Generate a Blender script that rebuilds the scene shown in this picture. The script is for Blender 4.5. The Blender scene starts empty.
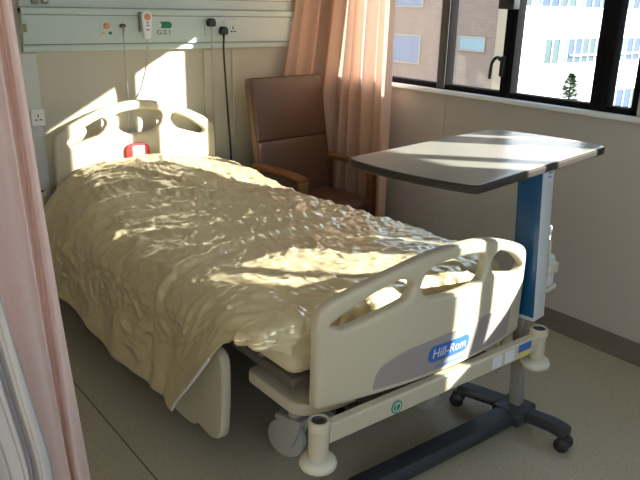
import bpy, bmesh, math, random
import numpy as np
from mathutils import Vector, Matrix

random.seed(7)
rng = np.random.RandomState(11)
sc = bpy.context.scene
COL = sc.collection
PI = math.pi

# ------------------------------------------------------------------ camera, sky, sun, exposure
YAW, PITCH, ROLL, FPX = 0.6688, 0.3247, 0.0246, 700.48
CAM = (-2.878, -3.6202, 1.4922)
cd = bpy.data.cameras.new('camera')
cam = bpy.data.objects.new('camera', cd)
COL.objects.link(cam)
cd.sensor_width = 36.0
cd.sensor_fit = 'HORIZONTAL'
cd.lens = FPX * 36.0 / 640.0
cd.clip_start = 0.05
_f = Vector((math.sin(YAW) * math.cos(PITCH), math.cos(YAW) * math.cos(PITCH), -math.sin(PITCH)))
_r = Vector((math.cos(YAW), -math.sin(YAW), 0))
_u = _r.cross(_f)
_cr, _sr = math.cos(ROLL), math.sin(ROLL)
_R = _r * _cr + _u * _sr
_U = -_r * _sr + _u * _cr
M = Matrix((_R, _U, -_f)).transposed().to_4x4()
M.translation = Vector(CAM)
cam.matrix_world = M
sc.camera = cam

SUN_DIR = Vector((-1.0, 1.026, -0.554)).normalized()
world = bpy.data.worlds.new('world')
sc.world = world
world.use_nodes = True
wn = world.node_tree
wn.nodes.clear()
wo = wn.nodes.new('ShaderNodeOutputWorld')
wb = wn.nodes.new('ShaderNodeBackground')
# clear winter sky: pale near the horizon, bluer overhead
wtc = wn.nodes.new('ShaderNodeTexCoord')
wsp = wn.nodes.new('ShaderNodeSeparateXYZ')
sky = wn.nodes.new('ShaderNodeValToRGB')
sky.color_ramp.elements[0].position = 0.0
sky.color_ramp.elements[0].color = (0.86, 0.93, 1.0, 1)
sky.color_ramp.elements[1].position = 0.7
sky.color_ramp.elements[1].color = (0.46, 0.67, 1.0, 1)
wn.links.new(wtc.outputs['Generated'], wsp.inputs[0])
wn.links.new(wsp.outputs[2], sky.inputs[0])
wb.inputs['Strength'].default_value = 1.9
wn.links.new(sky.outputs[0], wb.inputs[0])
wn.links.new(wb.outputs[0], wo.inputs[0])

sl = bpy.data.lights.new('sun', 'SUN')
sl.energy = 10.0
sl.angle = math.radians(0.6)
sl.color = (1.0, 0.95, 0.86)
so = bpy.data.objects.new('sun', sl)
COL.objects.link(so)
so.location = (3, -3, 4)
so.rotation_euler = SUN_DIR.to_track_quat('-Z', 'Y').to_euler()

vs = sc.view_settings
vs.view_transform = 'Standard'
vs.look = 'None'
vs.gamma = 1.0
vs.use_curve_mapping = False
vs.exposure = 1.12
sc.cycles.max_bounces = 10
sc.cycles.diffuse_bounces = 6
sc.cycles.transparent_max_bounces = 16
sc.cycles.use_denoising = True
sc.cycles.sample_clamp_indirect = 6.0


# ------------------------------------------------------------------ materials
def mat(name, col, rough=0.5, spec=0.5, metal=0.0, vary=0.06, vscale=12.0, bump=0.0, bscale=120.0,
        coat=0.0, stretch=(1, 1, 1), col2=None):
    m = bpy.data.materials.new(name)
    m.use_nodes = True
    nt = m.node_tree
    b = nt.nodes['Principled BSDF']
    tc = nt.nodes.new('ShaderNodeTexCoord')
    mp = nt.nodes.new('ShaderNodeMapping')
    mp.inputs['Scale'].default_value = stretch
    nt.links.new(tc.outputs['Object'], mp.inputs['Vector'])
    nz = nt.nodes.new('ShaderNodeTexNoise')
    nz.inputs['Scale'].default_value = vscale
    nz.inputs['Detail'].default_value = 4
    nt.links.new(mp.outputs[0], nz.inputs['Vector'])
    mx = nt.nodes.new('ShaderNodeMix')
    mx.data_type = 'RGBA'
    c2 = col2 or [min(1, c * (1 + vary)) for c in col]
    c1 = [c * (1 - vary) for c in col]
    mx.inputs[6].default_value = (*c1, 1)
    mx.inputs[7].default_value = (*c2, 1)
    nt.links.new(nz.outputs['Fac'], mx.inputs[0])
    nt.links.new(mx.outputs[2], b.inputs['Base Color'])
    b.inputs['Roughness'].default_value = rough
    b.inputs['Specular IOR Level'].default_value = spec
    b.inputs['Metallic'].default_value = metal
    b.inputs['Coat Weight'].default_value = coat
    if bump > 0:
        n2 = nt.nodes.new('ShaderNodeTexNoise')
        n2.inputs['Scale'].default_value = bscale
        nt.links.new(mp.outputs[0], n2.inputs['Vector'])
        bp = nt.nodes.new('ShaderNodeBump')
        bp.inputs['Strength'].default_value = bump
        bp.inputs['Distance'].default_value = 0.005
        nt.links.new(n2.outputs['Fac'], bp.inputs['Height'])
        nt.links.new(bp.outputs[0], b.inputs['Normal'])
    return m


def floor_mat():
    m = mat('speckled_vinyl', (0.45, 0.41, 0.30), 0.42, 0.4, vary=0.08, vscale=3)
    nt = m.node_tree
    b = nt.nodes['Principled BSDF']
    tc = nt.nodes.new('ShaderNodeTexCoord')
    vo = nt.nodes.new('ShaderNodeTexNoise')
    vo.inputs['Scale'].default_value = 140
    vo.inputs['Detail'].default_value = 2
    nt.links.new(tc.outputs['Object'], vo.inputs['Vector'])
    rp = nt.nodes.new('ShaderNodeValToRGB')
    rp.color_ramp.elements[0].position = 0.33
    rp.color_ramp.elements[0].color = (0.6, 0.59, 0.57, 1)
    rp.color_ramp.elements[1].position = 0.47
    rp.color_ramp.elements[1].color = (1, 1, 1, 1)
    nt.links.new(vo.outputs['Fac'], rp.inputs[0])
    # sheet seams every 2 m along x
    sp = nt.nodes.new('ShaderNodeSeparateXYZ')
    nt.links.new(tc.outputs['Object'], sp.inputs[0])
    ad = nt.nodes.new('ShaderNodeMath'); ad.operation = 'ADD'; ad.inputs[1].default_value = 2.09
    nt.links.new(sp.outputs[0], ad.inputs[0])
    pp = nt.nodes.new('ShaderNodeMath'); pp.operation = 'ABSOLUTE'
    nt.links.new(ad.outputs[0], pp.inputs[0])
    lt = nt.nodes.new('ShaderNodeMath'); lt.operation = 'LESS_THAN'; lt.inputs[1].default_value = 0.003
    nt.links.new(pp.outputs[0], lt.inputs[0])
    mul = nt.nodes.new('ShaderNodeMix'); mul.data_type = 'RGBA'; mul.blend_type = 'MULTIPLY'
    mul.inputs[0].default_value = 0.75
    src = b.inputs['Base Color'].links[0].from_socket
    nt.links.new(src, mul.inputs[6])
    nt.links.new(rp.outputs[0], mul.inputs[7])
    mx = nt.nodes.new('ShaderNodeMix'); mx.data_type = 'RGBA'
    nt.links.new(lt.outputs[0], mx.inputs[0])
    nt.links.new(mul.outputs[2], mx.inputs[6])
    mx.inputs[7].default_value = (0.11, 0.11, 0.10, 1)
    nt.links.new(mx.outputs[2], b.inputs['Base Color'])
    return m


def cloth_mat(name, col, trans=0.35, stripes=None, stripe_col=None, rough=0.9):
    m = bpy.data.materials.new(name)
    m.use_nodes = True
    nt = m.node_tree
    nt.nodes.clear()
    out = nt.nodes.new('ShaderNodeOutputMaterial')
    tc = nt.nodes.new('ShaderNodeTexCoord')
    nz = nt.nodes.new('ShaderNodeTexNoise')
    nz.inputs['Scale'].default_value = 260
    mp = nt.nodes.new('ShaderNodeMapping')
    mp.inputs['Scale'].default_value = (1, 1, 0.15)
    nt.links.new(tc.outputs['Object'], mp.inputs[0])
    nt.links.new(mp.outputs[0], nz.inputs['Vector'])
    mx = nt.nodes.new('ShaderNodeMix'); mx.data_type = 'RGBA'
    mx.inputs[6].default_value = (*[c * 0.93 for c in col], 1)
    mx.inputs[7].default_value = (*[min(1, c * 1.06) for c in col], 1)
    nt.links.new(nz.outputs['Fac'], mx.inputs[0])
    c = mx.outputs[2]
    if stripes:
        uv = nt.nodes.new('ShaderNodeUVMap')
        sp = nt.nodes.new('ShaderNodeSeparateXYZ')
        nt.links.new(uv.outputs[0], sp.inputs[0])
        mu = nt.nodes.new('ShaderNodeMath'); mu.operation = 'MULTIPLY'; mu.inputs[1].default_value = stripes
        nt.links.new(sp.outputs[0], mu.inputs[0])
        fr = nt.nodes.new('ShaderNodeMath'); fr.operation = 'FRACT'
        nt.links.new(mu.outputs[0], fr.inputs[0])
        lt = nt.nodes.new('ShaderNodeMath'); lt.operation = 'LESS_THAN'; lt.inputs[1].default_value = 0.16
        nt.links.new(fr.outputs[0], lt.inputs[0])
        m2 = nt.nodes.new('ShaderNodeMix'); m2.data_type = 'RGBA'
        nt.links.new(lt.outputs[0], m2.inputs[0])
        nt.links.new(c, m2.inputs[6])
        m2.inputs[7].default_value = (*stripe_col, 1)
        c = m2.outputs[2]
    df = nt.nodes.new('ShaderNodeBsdfDiffuse')
    tr = nt.nodes.new('ShaderNodeBsdfTranslucent')
    ms = nt.nodes.new('ShaderNodeMixShader')
    ms.inputs[0].default_value = trans
    nt.links.new(c, df.inputs[0]); nt.links.new(c, tr.inputs[0])
    nt.links.new(df.outputs[0], ms.inputs[1]); nt.links.new(tr.outputs[0], ms.inputs[2])
    nt.links.new(ms.outputs[0], out.inputs[0])
    return m


def glass_mat():
    m = bpy.data.materials.new('window_glass')
    m.use_nodes = True
    nt = m.node_tree
    nt.nodes.clear()
    out = nt.nodes.new('ShaderNodeOutputMaterial')
    tr = nt.nodes.new('ShaderNodeBsdfTransparent')
    tr.inputs[0].default_value = (0.95, 0.97, 0.97, 1)
    gl = nt.nodes.new('ShaderNodeBsdfGlossy')
    gl.inputs['Roughness'].default_value = 0.02
    nz = nt.nodes.new('ShaderNodeTexNoise'); nz.inputs['Scale'].default_value = 2.0
    mu = nt.nodes.new('ShaderNodeMapRange'); mu.inputs[3].default_value = 0.03; mu.inputs[4].default_value = 0.05
    nt.links.new(nz.outputs[0], mu.inputs[0])
    ms = nt.nodes.new('ShaderNodeMixShader')
    nt.links.new(mu.outputs[0], ms.inputs[0])
    nt.links.new(tr.outputs[0], ms.inputs[1]); nt.links.new(gl.outputs[0], ms.inputs[2])
    nt.links.new(ms.outputs[0], out.inputs[0])
    return m


def satin_mat():
    m = mat('champagne_satin', (0.78, 0.655, 0.39), 0.30, 0.8, metal=0.30, vary=0.10, vscale=9)
    nt = m.node_tree
    b = nt.nodes['Principled BSDF']
    tc = nt.nodes.new('ShaderNodeTexCoord')
    n1 = nt.nodes.new('ShaderNodeTexNoise')
    n1.noise_type = 'RIDGED_MULTIFRACTAL'
    n1.inputs['Scale'].default_value = 17
    n1.inputs['Detail'].default_value = 3.5
    n1.inputs['Distortion'].default_value = 0.5
    mp3 = nt.nodes.new('ShaderNodeMapping')
    mp3.inputs['Rotation'].default_value = (0, 0, 0.55)
    mp3.inputs['Scale'].default_value = (1.0, 0.5, 0.8)
    nt.links.new(tc.outputs['Object'], mp3.inputs['Vector'])
    nt.links.new(mp3.outputs[0], n1.inputs['Vector'])
    bp = nt.nodes.new('ShaderNodeBump')
    bp.inputs['Strength'].default_value = 0.6
    bp.inputs['Distance'].default_value = 0.022
    nt.links.new(n1.outputs['Fac'], bp.inputs['Height'])
    nt.links.new(bp.outputs[0], b.inputs['Normal'])
    nt.links.new(bp.outputs[0], b.inputs['Coat Normal'])
    b.inputs['Coat Weight'].default_value = 0.6
    b.inputs['Coat Roughness'].default_value = 0.22
    b.inputs['Coat IOR'].default_value = 1.7
    b.inputs['Sheen Weight'].default_value = 0.05
    return m


def brick_mat(name, c1, c2, mortar, scale=3.2):
    m = mat(name, c1, 0.9, 0.2)
    nt = m.node_tree
    b = nt.nodes['Principled BSDF']
    tc = nt.nodes.new('ShaderNodeTexCoord')
    sp = nt.nodes.new('ShaderNodeSeparateXYZ')
    nt.links.new(tc.outputs['Object'], sp.inputs[0])
    ad = nt.nodes.new('ShaderNodeMath'); ad.operation = 'ADD'
    nt.links.new(sp.outputs[0], ad.inputs[0]); nt.links.new(sp.outputs[1], ad.inputs[1])
    cb = nt.nodes.new('ShaderNodeCombineXYZ')
    nt.links.new(ad.outputs[0], cb.inputs[0]); nt.links.new(sp.outputs[2], cb.inputs[1])
    br = nt.nodes.new('ShaderNodeTexBrick')
    br.inputs['Scale'].default_value = scale
    br.inputs['Color1'].default_value = (*c1, 1)
    br.inputs['Color2'].default_value = (*c2, 1)
    br.inputs['Mortar'].default_value = (*mortar, 1)
    br.inputs['Mortar Size'].default_value = 0.015
    nt.links.new(cb.outputs[0], br.inputs['Vector'])
    nt.links.new(br.outputs[0], b.inputs['Base Color'])
    return m


MT = dict(
    floor=floor_mat(),
    wall=mat('painted_wall', (0.50, 0.455, 0.405), 0.75, 0.3, vary=0.02, vscale=2, bump=0.05, bscale=300),
    back=mat('laminate_panelling', (0.52, 0.49, 0.39), 0.5, 0.4, vary=0.04, vscale=9, stretch=(6, 6, 0.25)),
    trimw=mat('pale_trim', (0.60, 0.63, 0.60), 0.5, 0.4, vary=0.02),
    ceiling=mat('ceiling_paint', (0.75, 0.74, 0.71), 0.9, 0.2, vary=0.02),
    skirt=mat('skirting_vinyl', (0.165, 0.14, 0.105), 0.5, 0.4),
    sill=mat('white_sill', (0.80, 0.82, 0.84), 0.3, 0.5, vary=0.02),
    frame=mat('dark_aluminium', (0.013, 0.012, 0.012), 0.8, 0.03, vary=0.05),
    framegrey=mat('grey_aluminium', (0.11, 0.105, 0.10), 0.8, 0.05, vary=0.05),
    black=mat('black_plastic', (0.018, 0.018, 0.02), 0.4, 0.5),
    glass=glass_mat(),
    trunk=mat('trunking_enamel', (0.56, 0.66, 0.61), 0.4, 0.5, vary=0.02),
    trunkdark=mat('trunking_groove', (0.20, 0.24, 0.22), 0.5, 0.4),
    white=mat('white_plastic', (0.80, 0.82, 0.80), 0.35, 0.5, vary=0.02),
    orange=mat('orange_button', (0.75, 0.30, 0.10), 0.4, 0.5),
    yellow=mat('yellow_mark', (0.70, 0.62, 0.12), 0.5, 0.4),
    green=mat('green_mark', (0.01, 0.22, 0.12), 0.5, 0.4),
    maroon=mat('dark_red_socket', (0.10, 0.03, 0.03), 0.4, 0.5),
    ink=mat('dark_ink', (0.03, 0.05, 0.05), 0.7, 0.3),
    cordgrey=mat('grey_cord', (0.45, 0.44, 0.40), 0.5, 0.4),
    brass=mat('brass_latch', (0.30, 0.28, 0.12), 0.4, 0.5, metal=0.6),
    bed=mat('beige_bed_plastic', (0.56, 0.51, 0.375), 0.38, 0.5, vary=0.02, vscale=4),
    bedinset=mat('mauve_grey_inset', (0.33, 0.30, 0.285), 0.45, 0.5, vary=0.02),
    bedpale=mat('cream_buffer', (0.68, 0.65, 0.53), 0.35, 0.5, vary=0.02),
    blue=mat('logo_blue', (0.045, 0.15, 0.50), 0.4, 0.5),
    bluepale=mat('pale_logo_blue', (0.15, 0.25, 0.55), 0.4, 0.5),
    logow=mat('logo_white', (0.75, 0.78, 0.85), 0.4, 0.5),
    steel=mat('painted_steel', (0.30, 0.29, 0.25), 0.4, 0.5, metal=0.2),
    deckshade=mat('shaded_brown_deck', (0.13, 0.115, 0.09), 0.5, 0.4),  # brown made darker to stand for the shade under the bed
    darksteel=mat('dark_frame', (0.06, 0.058, 0.052), 0.5, 0.4),
    castergrey=mat('grey_caster', (0.36, 0.355, 0.32), 0.4, 0.5),
    rubber=mat('dark_rubber', (0.05, 0.05, 0.05), 0.7, 0.3),
    red=mat('red_tag', (0.55, 0.03, 0.025), 0.4, 0.5),
    card=mat('white_card', (0.75, 0.76, 0.80), 0.6, 0.3, vary=0.04),
    sheet=mat('cream_sheet', (0.70, 0.62, 0.41), 0.85, 0.2, bump=0.3, bscale=40),
    satin=satin_mat(),
    table=mat('grey_laminate', (0.37, 0.355, 0.315), 0.30, 0.22, vary=0.04, vscale=60),
    tableedge=mat('dark_grey_edge', (0.038, 0.031, 0.025), 0.5, 0.25),
    tblue=mat('table_blue', (0.006, 0.075, 0.19), 0.35, 0.5, vary=0.08),
    twhite=mat('table_pale_grey', (0.62, 0.66, 0.66), 0.4, 0.5, vary=0.02),
    tbase=mat('charcoal_metal', (0.035, 0.036, 0.042), 0.45, 0.5),
    leather=mat('brown_leather', (0.115, 0.060, 0.036), 0.42, 0.5, vary=0.10, vscale=14, bump=0.25, bscale=240),
    leatherside=mat('tan_leather', (0.115, 0.066, 0.036), 0.5, 0.4, vary=0.08, bump=0.2, bscale=240),
    wood=mat('varnished_wood', (0.20, 0.085, 0.03), 0.35, 0.5, vary=0.2, vscale=14, stretch=(8, 1, 8)),
    peach=cloth_mat('peach_cloth', (0.80, 0.57, 0.43), 0.40),
    pink=cloth_mat('pink_cloth', (0.93, 0.72, 0.65), 0.2),
    liner=cloth_mat('white_striped_cloth', (0.68, 0.65, 0.63), 0.20, 26, (0.44, 0.42, 0.42)),
    brick=brick_mat('beige_brick', (0.175, 0.120, 0.088), (0.155, 0.106, 0.078), (0.20, 0.15, 0.118), 3.0),
    brickpale=mat('pale_brick', (0.26, 0.20, 0.13), 0.8, 0.2),
    facade=mat('white_facade', (0.80, 0.80, 0.79), 0.7, 0.3, vary=0.03, vscale=0.8),
    bwin=mat('blue_window', (0.05, 0.08, 0.13), 0.15, 0.6, vary=0.15, vscale=0.8),
    bwin2=mat('pale_window', (0.13, 0.19, 0.20), 0.15, 0.6, vary=0.35, vscale=1.6),
    pane2=mat('office_pane', (0.065, 0.10, 0.10), 0.2, 0.5, vary=0.5, vscale=0.9, stretch=(3, 3, 0.2)),
    leaf=mat('leaf_green', (0.09, 0.14, 0.075), 0.6, 0.3, vary=0.4, vscale=5),
    bark=mat('bark', (0.10, 0.07, 0.05), 0.9, 0.2),
    ground=mat('asphalt', (0.20, 0.20, 0.19), 0.9, 0.2, vary=0.1, vscale=0.5),
)


# ------------------------------------------------------------------ helpers
WLOC = {}


def thing(name, label, cat, loc=(0, 0, 0), group=None):
    o = bpy.data.objects.new(name, None)
    o.empty_display_size = 0.1
    COL.objects.link(o)
    o.location = loc
    WLOC[o.name] = Vector(loc)
    tag(o, label, cat, group)
    return o


def tag(o, label=None, cat=None, group=None, kind=None):
    if label: o['label'] = label
    if cat: o['category'] = cat
    if group: o['group'] = group
    if kind: o['kind'] = kind
    return o


def obj(name, bm, m, parent=None, smooth=35, loc=None):
    """link bm (in world coordinates) as one mesh object; origin = parent's origin, or loc"""
    me = bpy.data.meshes.new(name)
    if isinstance(bm, bpy.types.Mesh):
        me = bm
        me.name = name
    else:
        bm.normal_update()
        bm.to_mesh(me)
        bm.free()
    o = bpy.data.objects.new(name, me)
    COL.objects.link(o)
    if parent is not None:
        base = WLOC.get(parent.name, Vector((0, 0, 0)))
        o.parent = parent
        WLOC[o.name] = base
    else:
        base = Vector(loc) if loc else Vector((0, 0, 0))
        o.location = base
        WLOC[o.name] = base
    if base.length > 0:
        me.transform(Matrix.Translation(-base))
    me.materials.clear()
    me.materials.append(MT[m] if isinstance(m, str) else m)
    if smooth:
        me.shade_smooth()
        me.set_sharp_from_angle(angle=math.radians(smooth))
    return o


def struct(name, bm, m, parent=None, smooth=0):
    o = obj(name, bm, m, parent, smooth)
    if parent is None:
        o['kind'] = 'structure'
    return o


def B():
    return bmesh.new()


def box(bm, x0, x1, y0, y1, z0, z1, bev=0.0, seg=2, mtx=None):
    r = bmesh.ops.create_cube(bm, size=1.0)
    vs_ = r['verts']
    for v in vs_:
        v.co = Vector(((x0 + x1) / 2 + v.co.x * (x1 - x0), (y0 + y1) / 2 + v.co.y * (y1 - y0), (z0 + z1) / 2 + v.co.z * (z1 - z0)))
    if bev > 0:
        es = list({e for v in vs_ for e in v.link_edges})
        rr = bmesh.ops.bevel(bm, geom=es, offset=bev, segments=seg, profile=0.5, affect='EDGES')
        vs_ = list({v for f in rr['faces'] for v in f.verts} | {v for v in vs_ if v.is_valid})
    if mtx is not None:
        for v in vs_:
            v.co = mtx @ v.co
    return bm


def cyl(bm, p, r, z0, z1, n=24, r2=None, axis='Z'):
    """cylinder about vertical axis at p=(x,y); or general when axis given as Vector"""
    prof = [(0, z0), (r, z0), (r if r2 is None else r2, z1), (0, z1)]
    return lathe(bm, p, prof, n)


def lathe(bm, p, prof, n=24, mtx=None):
    rings = []
    for (r, z) in prof:
        if r <= 1e-6:
            rings.append([bm.verts.new((0, 0, z))])
        else:
            rings.append([bm.verts.new((r * math.cos(2 * PI * k / n), r * math.sin(2 * PI * k / n), z)) for k in range(n)])
    for a, b in zip(rings[:-1], rings[1:]):
        for k in range(n):
            k2 = (k + 1) % n
            if len(a) == 1 and len(b) == 1:
                continue
            if len(a) == 1:
                bm.faces.new((a[0], b[k2], b[k])) if True else None
            elif len(b) == 1:
                bm.faces.new((a[k], a[k2], b[0]))
            else:
                bm.faces.new((a[k], a[k2], b[k2], b[k]))
    vs_ = [v for ring in rings for v in ring]
    for v in vs_:
        if mtx is not None:
            v.co = mtx @ v.co
        else:
            v.co = v.co + Vector((p[0], p[1], 0))
    return bm


def crom(pts, n=8, closed=False):
    P = [Vector(p) for p in pts]
    out = []
    N = len(P)
    rngs = range(N) if closed else range(N - 1)
    for i in rngs:
        if closed:
            a, b, c, e = P[(i - 1) % N], P[i], P[(i + 1) % N], P[(i + 2) % N]
        else:
            a, b, c, e = P[max(i - 1, 0)], P[i], P[i + 1], P[min(i + 2, N - 1)]
        for k in range(n):
            t = k / n
            out.append(0.5 * ((2 * b) + (c - a) * t + (2 * a - 5 * b + 4 * c - e) * t * t + (3 * b - a - 3 * c + e) * t ** 3))
    if not closed:
        out.append(P[-1])
    return out


def tube(bm, pts, r, n=8, smooth=6, closed=False, caps=True):
    P = crom(pts, smooth, closed) if smooth else [Vector(p) for p in pts]
    rings = []
    up = Vector((0.12, 0.2, 1)).normalized()
    N = len(P)
    for i, p in enumerate(P):
        if closed:
            t = (P[(i + 1) % N] - P[i - 1]).normalized()
        else:
            t = (P[min(i + 1, N - 1)] - P[max(i - 1, 0)]).normalized()
        a = t.cross(up)
        if a.length < 0.05:
            a = t.cross(Vector((1, 0, 0)))
        a.normalize()
        b = t.cross(a).normalized()
        rr = r(i / max(1, N - 1)) if callable(r) else r
        rings.append([bm.verts.new(p + (a * math.cos(2 * PI * k / n) + b * math.sin(2 * PI * k / n)) * rr) for k in range(n)])
    pairs = list(zip(rings[:-1], rings[1:]))
    if closed:
        pairs.append((rings[-1], rings[0]))
    for a, b in pairs:
        for k in range(n):
            bm.faces.new((a[k], a[(k + 1) % n], b[(k + 1) % n], b[k]))
    if caps and not closed:
        bm.faces.new(list(reversed(rings[0])))
        bm.faces.new(rings[-1])
    return bm


def plate(outline, holes, thick, bev, cuts=None, bres=3):
    """2-D outline with holes -> bevelled solid plate: returns bmesh in (x, y, z) with the outline in x,y"""
    cu = bpy.data.curves.new('tmp', 'CURVE')
    cu.dimensions = '2D'
    cu.fill_mode = 'BOTH'
    for pl in [outline] + list(holes):
        s = cu.splines.new('POLY')
        s.points.add(len(pl) - 1)
        for q, p in zip(s.points, pl):
            q.co = (p[0], p[1], 0, 1)
        s.use_cyclic_u = True
    cu.extrude = max(thick / 2 - bev, 1e-5)
    cu.bevel_depth = bev
    cu.bevel_resolution = bres
    cu.offset = -bev
    o = bpy.data.objects.new('tmp', cu)
    COL.objects.link(o)
    dg = bpy.context.evaluated_depsgraph_get()
    me = bpy.data.meshes.new_from_object(o.evaluated_get(dg))
    bm = bmesh.new()
    bm.from_mesh(me)
    bpy.data.objects.remove(o)
    bpy.data.curves.remove(cu)
    bpy.data.meshes.remove(me)
    bmesh.ops.remove_doubles(bm, verts=bm.verts[:], dist=1e-5)
    if cuts:
        for c in cuts:
            bmesh.ops.bisect_plane(bm, geom=bm.verts[:] + bm.edges[:] + bm.faces[:], plane_co=(c, 0, 0), plane_no=(1, 0, 0))
    bmesh.ops.recalc_face_normals(bm, faces=bm.faces[:])
    return bm


def text_mesh(s, size, extrude=0.0006, align='CENTER'):
    cu = bpy.data.curves.new('tmp', 'FONT')
    cu.body = s
    cu.size = size
    cu.extrude = extrude
    cu.align_x = align
    cu.align_y = 'CENTER'
    o = bpy.data.objects.new('tmp', cu)
    COL.objects.link(o)
    dg = bpy.context.evaluated_depsgraph_get()
    me = bpy.data.meshes.new_from_object(o.evaluated_get(dg))
    bm = bmesh.new()
    bm.from_mesh(me)
    bpy.data.objects.remove(o)
    bpy.data.curves.remove(cu)
    bpy.data.meshes.remove(me)
    return bm


def xform(bm, fn):
    for v in bm.verts:
        v.co = Vector(fn(v.co))
    return bm


def rrect(x0, x1, y0, y1, r, n=6):
    out = []
    for (cx, cy, a0) in ((x1 - r, y1 - r, 0), (x0 + r, y1 - r, 90), (x0 + r, y0 + r, 180), (x1 - r, y0 + r, 270)):
        for k in range(n + 1):
            a = math.radians(a0 + 90 * k / n)
            out.append((cx + r * math.cos(a), cy + r * math.sin(a)))
    return out


def fillet(pts, r=0.02, n=5):
    """round the corners of a closed polygon; pts entries (x, y[, radius])"""
    out = []
    N = len(pts)
    for i in range(N):
        p = Vector(pts[i][:2]); a = Vector(pts[i - 1][:2]); b = Vector(pts[(i + 1) % N][:2])
        rr = pts[i][2] if len(pts[i]) > 2 else r
        da = (a - p); db = (b - p)
        l = min(rr, da.length * 0.48, db.length * 0.48)
        pa = p + da.normalized() * l; pb = p + db.normalized() * l
        for k in range(n + 1):
            t = k / n
            out.append(tuple((1 - t) ** 2 * pa + 2 * t * (1 - t) * p + t * t * pb))
    return out


def vnoise(x, y, seed):
    r = np.random.RandomState(seed)
    T = r.rand(256, 256)
    xi = np.floor(x).astype(int); yi = np.floor(y).astype(int)
    fx = x - xi; fy = y - yi
    fx = fx * fx * fx * (fx * (fx * 6 - 15) + 10); fy = fy * fy * fy * (fy * (fy * 6 - 15) + 10)
    g = lambda a, b: T[a % 256, b % 256]
    return (g(xi, yi) * (1 - fx) + g(xi + 1, yi) * fx) * (1 - fy) + (g(xi, yi + 1) * (1 - fx) + g(xi + 1, yi + 1) * fx) * fy


def ridged(x, y, seed):
    return 1 - np.abs(2 * vnoise(x, y, seed) - 1)


def grid_mesh(name, X, Y, Z, uv=None):
    nu, nv = X.shape
    me = bpy.data.meshes.new(name)
    co = np.stack([X, Y, Z], -1).reshape(-1, 3)
    idx = np.arange(nu * nv).reshape(nu, nv)
    q = np.stack([idx[:-1, :-1], idx[1:, :-1], idx[1:, 1:], idx[:-1, 1:]], -1).reshape(-1, 4)
    me.vertices.add(len(co)); me.vertices.foreach_set('co', co.astype(np.float32).ravel())
    me.loops.add(q.size); me.loops.foreach_set('vertex_index', q.astype(np.int32).ravel())
    me.polygons.add(len(q)); me.polygons.foreach_set('loop_start', (np.arange(len(q)) * 4).astype(np.int32))
    me.update(calc_edges=True)
    if uv is not None:
        l = me.uv_layers.new(name='UVMap')
        U = np.stack([uv[0], uv[1]], -1).reshape(-1, 2)[q.ravel()]
        l.data.foreach_set('uv', U.astype(np.float32).ravel())
    me.validate()
    return me


# ------------------------------------------------------------------ the room
XL, YF, ZC = -4.3, -5.3, 2.6
W0, W1, H0, H1 = -0.22, -2.105, 1.06, 1.898      # window 1 (y range, z range)
V0, V1 = -2.925, -3.825                           # window 2
struct('floor', box(B(), XL, 0.06, YF, 0.06, -0.1, 0), 'floor')
struct('ceiling', box(B(), XL, 0.06, YF, 0.06, ZC, ZC + 0.1), 'ceiling')
struct('wall_back', box(B(), XL, 0.06, 0, 0.1, 0, ZC), 'back')
struct('wall_left', box(B(), XL - 0.1, XL, YF, 0.06, 0, ZC), 'wall')
bm = B()
FX0, FX1, FZ0, FZ1 = -4.05, -1.05, 0.95, 2.25        # unseen window added behind the camera to light that side
box(bm, XL, 0.06, YF - 0.1, YF, 0, FZ0); box(bm, XL, 0.06, YF - 0.1, YF, FZ1, ZC)
box(bm, XL, FX0, YF - 0.1, YF, FZ0, FZ1); box(bm, FX1, 0.06, YF - 0.1, YF, FZ0, FZ1)
struct('wall_front', bm, 'wall')
bm = B()
box(bm, 0, 0.06, YF, 0, 0, H0)
box(bm, 0, 0.06, YF, 0, H1, ZC)
box(bm, 0, 0.06, W0, 0, H0, H1)
box(bm, 0, 0.06, V0, W1, H0, H1)
box(bm, 0.06, 0.27, V0, W1 - 0.01, 0, ZC)          # unseen pier outside, added to block sun between the two windows
box(bm, 0, 0.06, YF, V1, H0, H1)
struct('wall_right', bm, 'wall')
# coved skirting
bm = B()
prof = [(0, 0.091), (-0.008, 0.091), (-0.010, 0.086), (-0.011, 0.03), (-0.02, 0.012), (-0.034, 0.003), (-0.034, 0.0), (0, 0)]
va = [bm.verts.new((x, 0, z)) for x, z in prof]; vb = [bm.verts.new((x, YF, z)) for x, z in prof]
for k in range(len(prof)):
    k2 = (k + 1) % len(prof)
    bm.faces.new((va[k], va[k2], vb[k2], vb[k]))
bm.faces.new(va); bm.faces.new(list(reversed(vb)))
bmesh.ops.recalc_face_normals(bm, faces=bm.faces[:])
struct('baseboard_right', bm, 'skirt', smooth=30)
struct('baseboard_back', box(B(), XL, -0.035, -0.012, 0, 0, 0.091, 0.003), 'skirt')
# panel strips on the back wall
struct('trim_1', box(B(), -1.90, -1.807, -0.014, 0, 0.091, 1.235, 0.002), 'trimw')
struct('trim_2', box(B(), -0.893, -0.838, -0.016, 0, 0.091, 1.235, 0.003), 'back')
struct('trim_3', box(B(), -0.708, -0.688, -0.012, 0, 0.091, 1.235, 0.003), 'back')
struct('trim_4', box(B(), -0.0035, 0, -1.040, -1.036, 0.091, 1.05), 'wall')
# window ledge
struct('trim_5', box(B(), -0.036, 0.0, V1 - 0.3, -0.05, 1.052, 1.076, 0.006, 3), 'sill', smooth=40)


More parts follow.
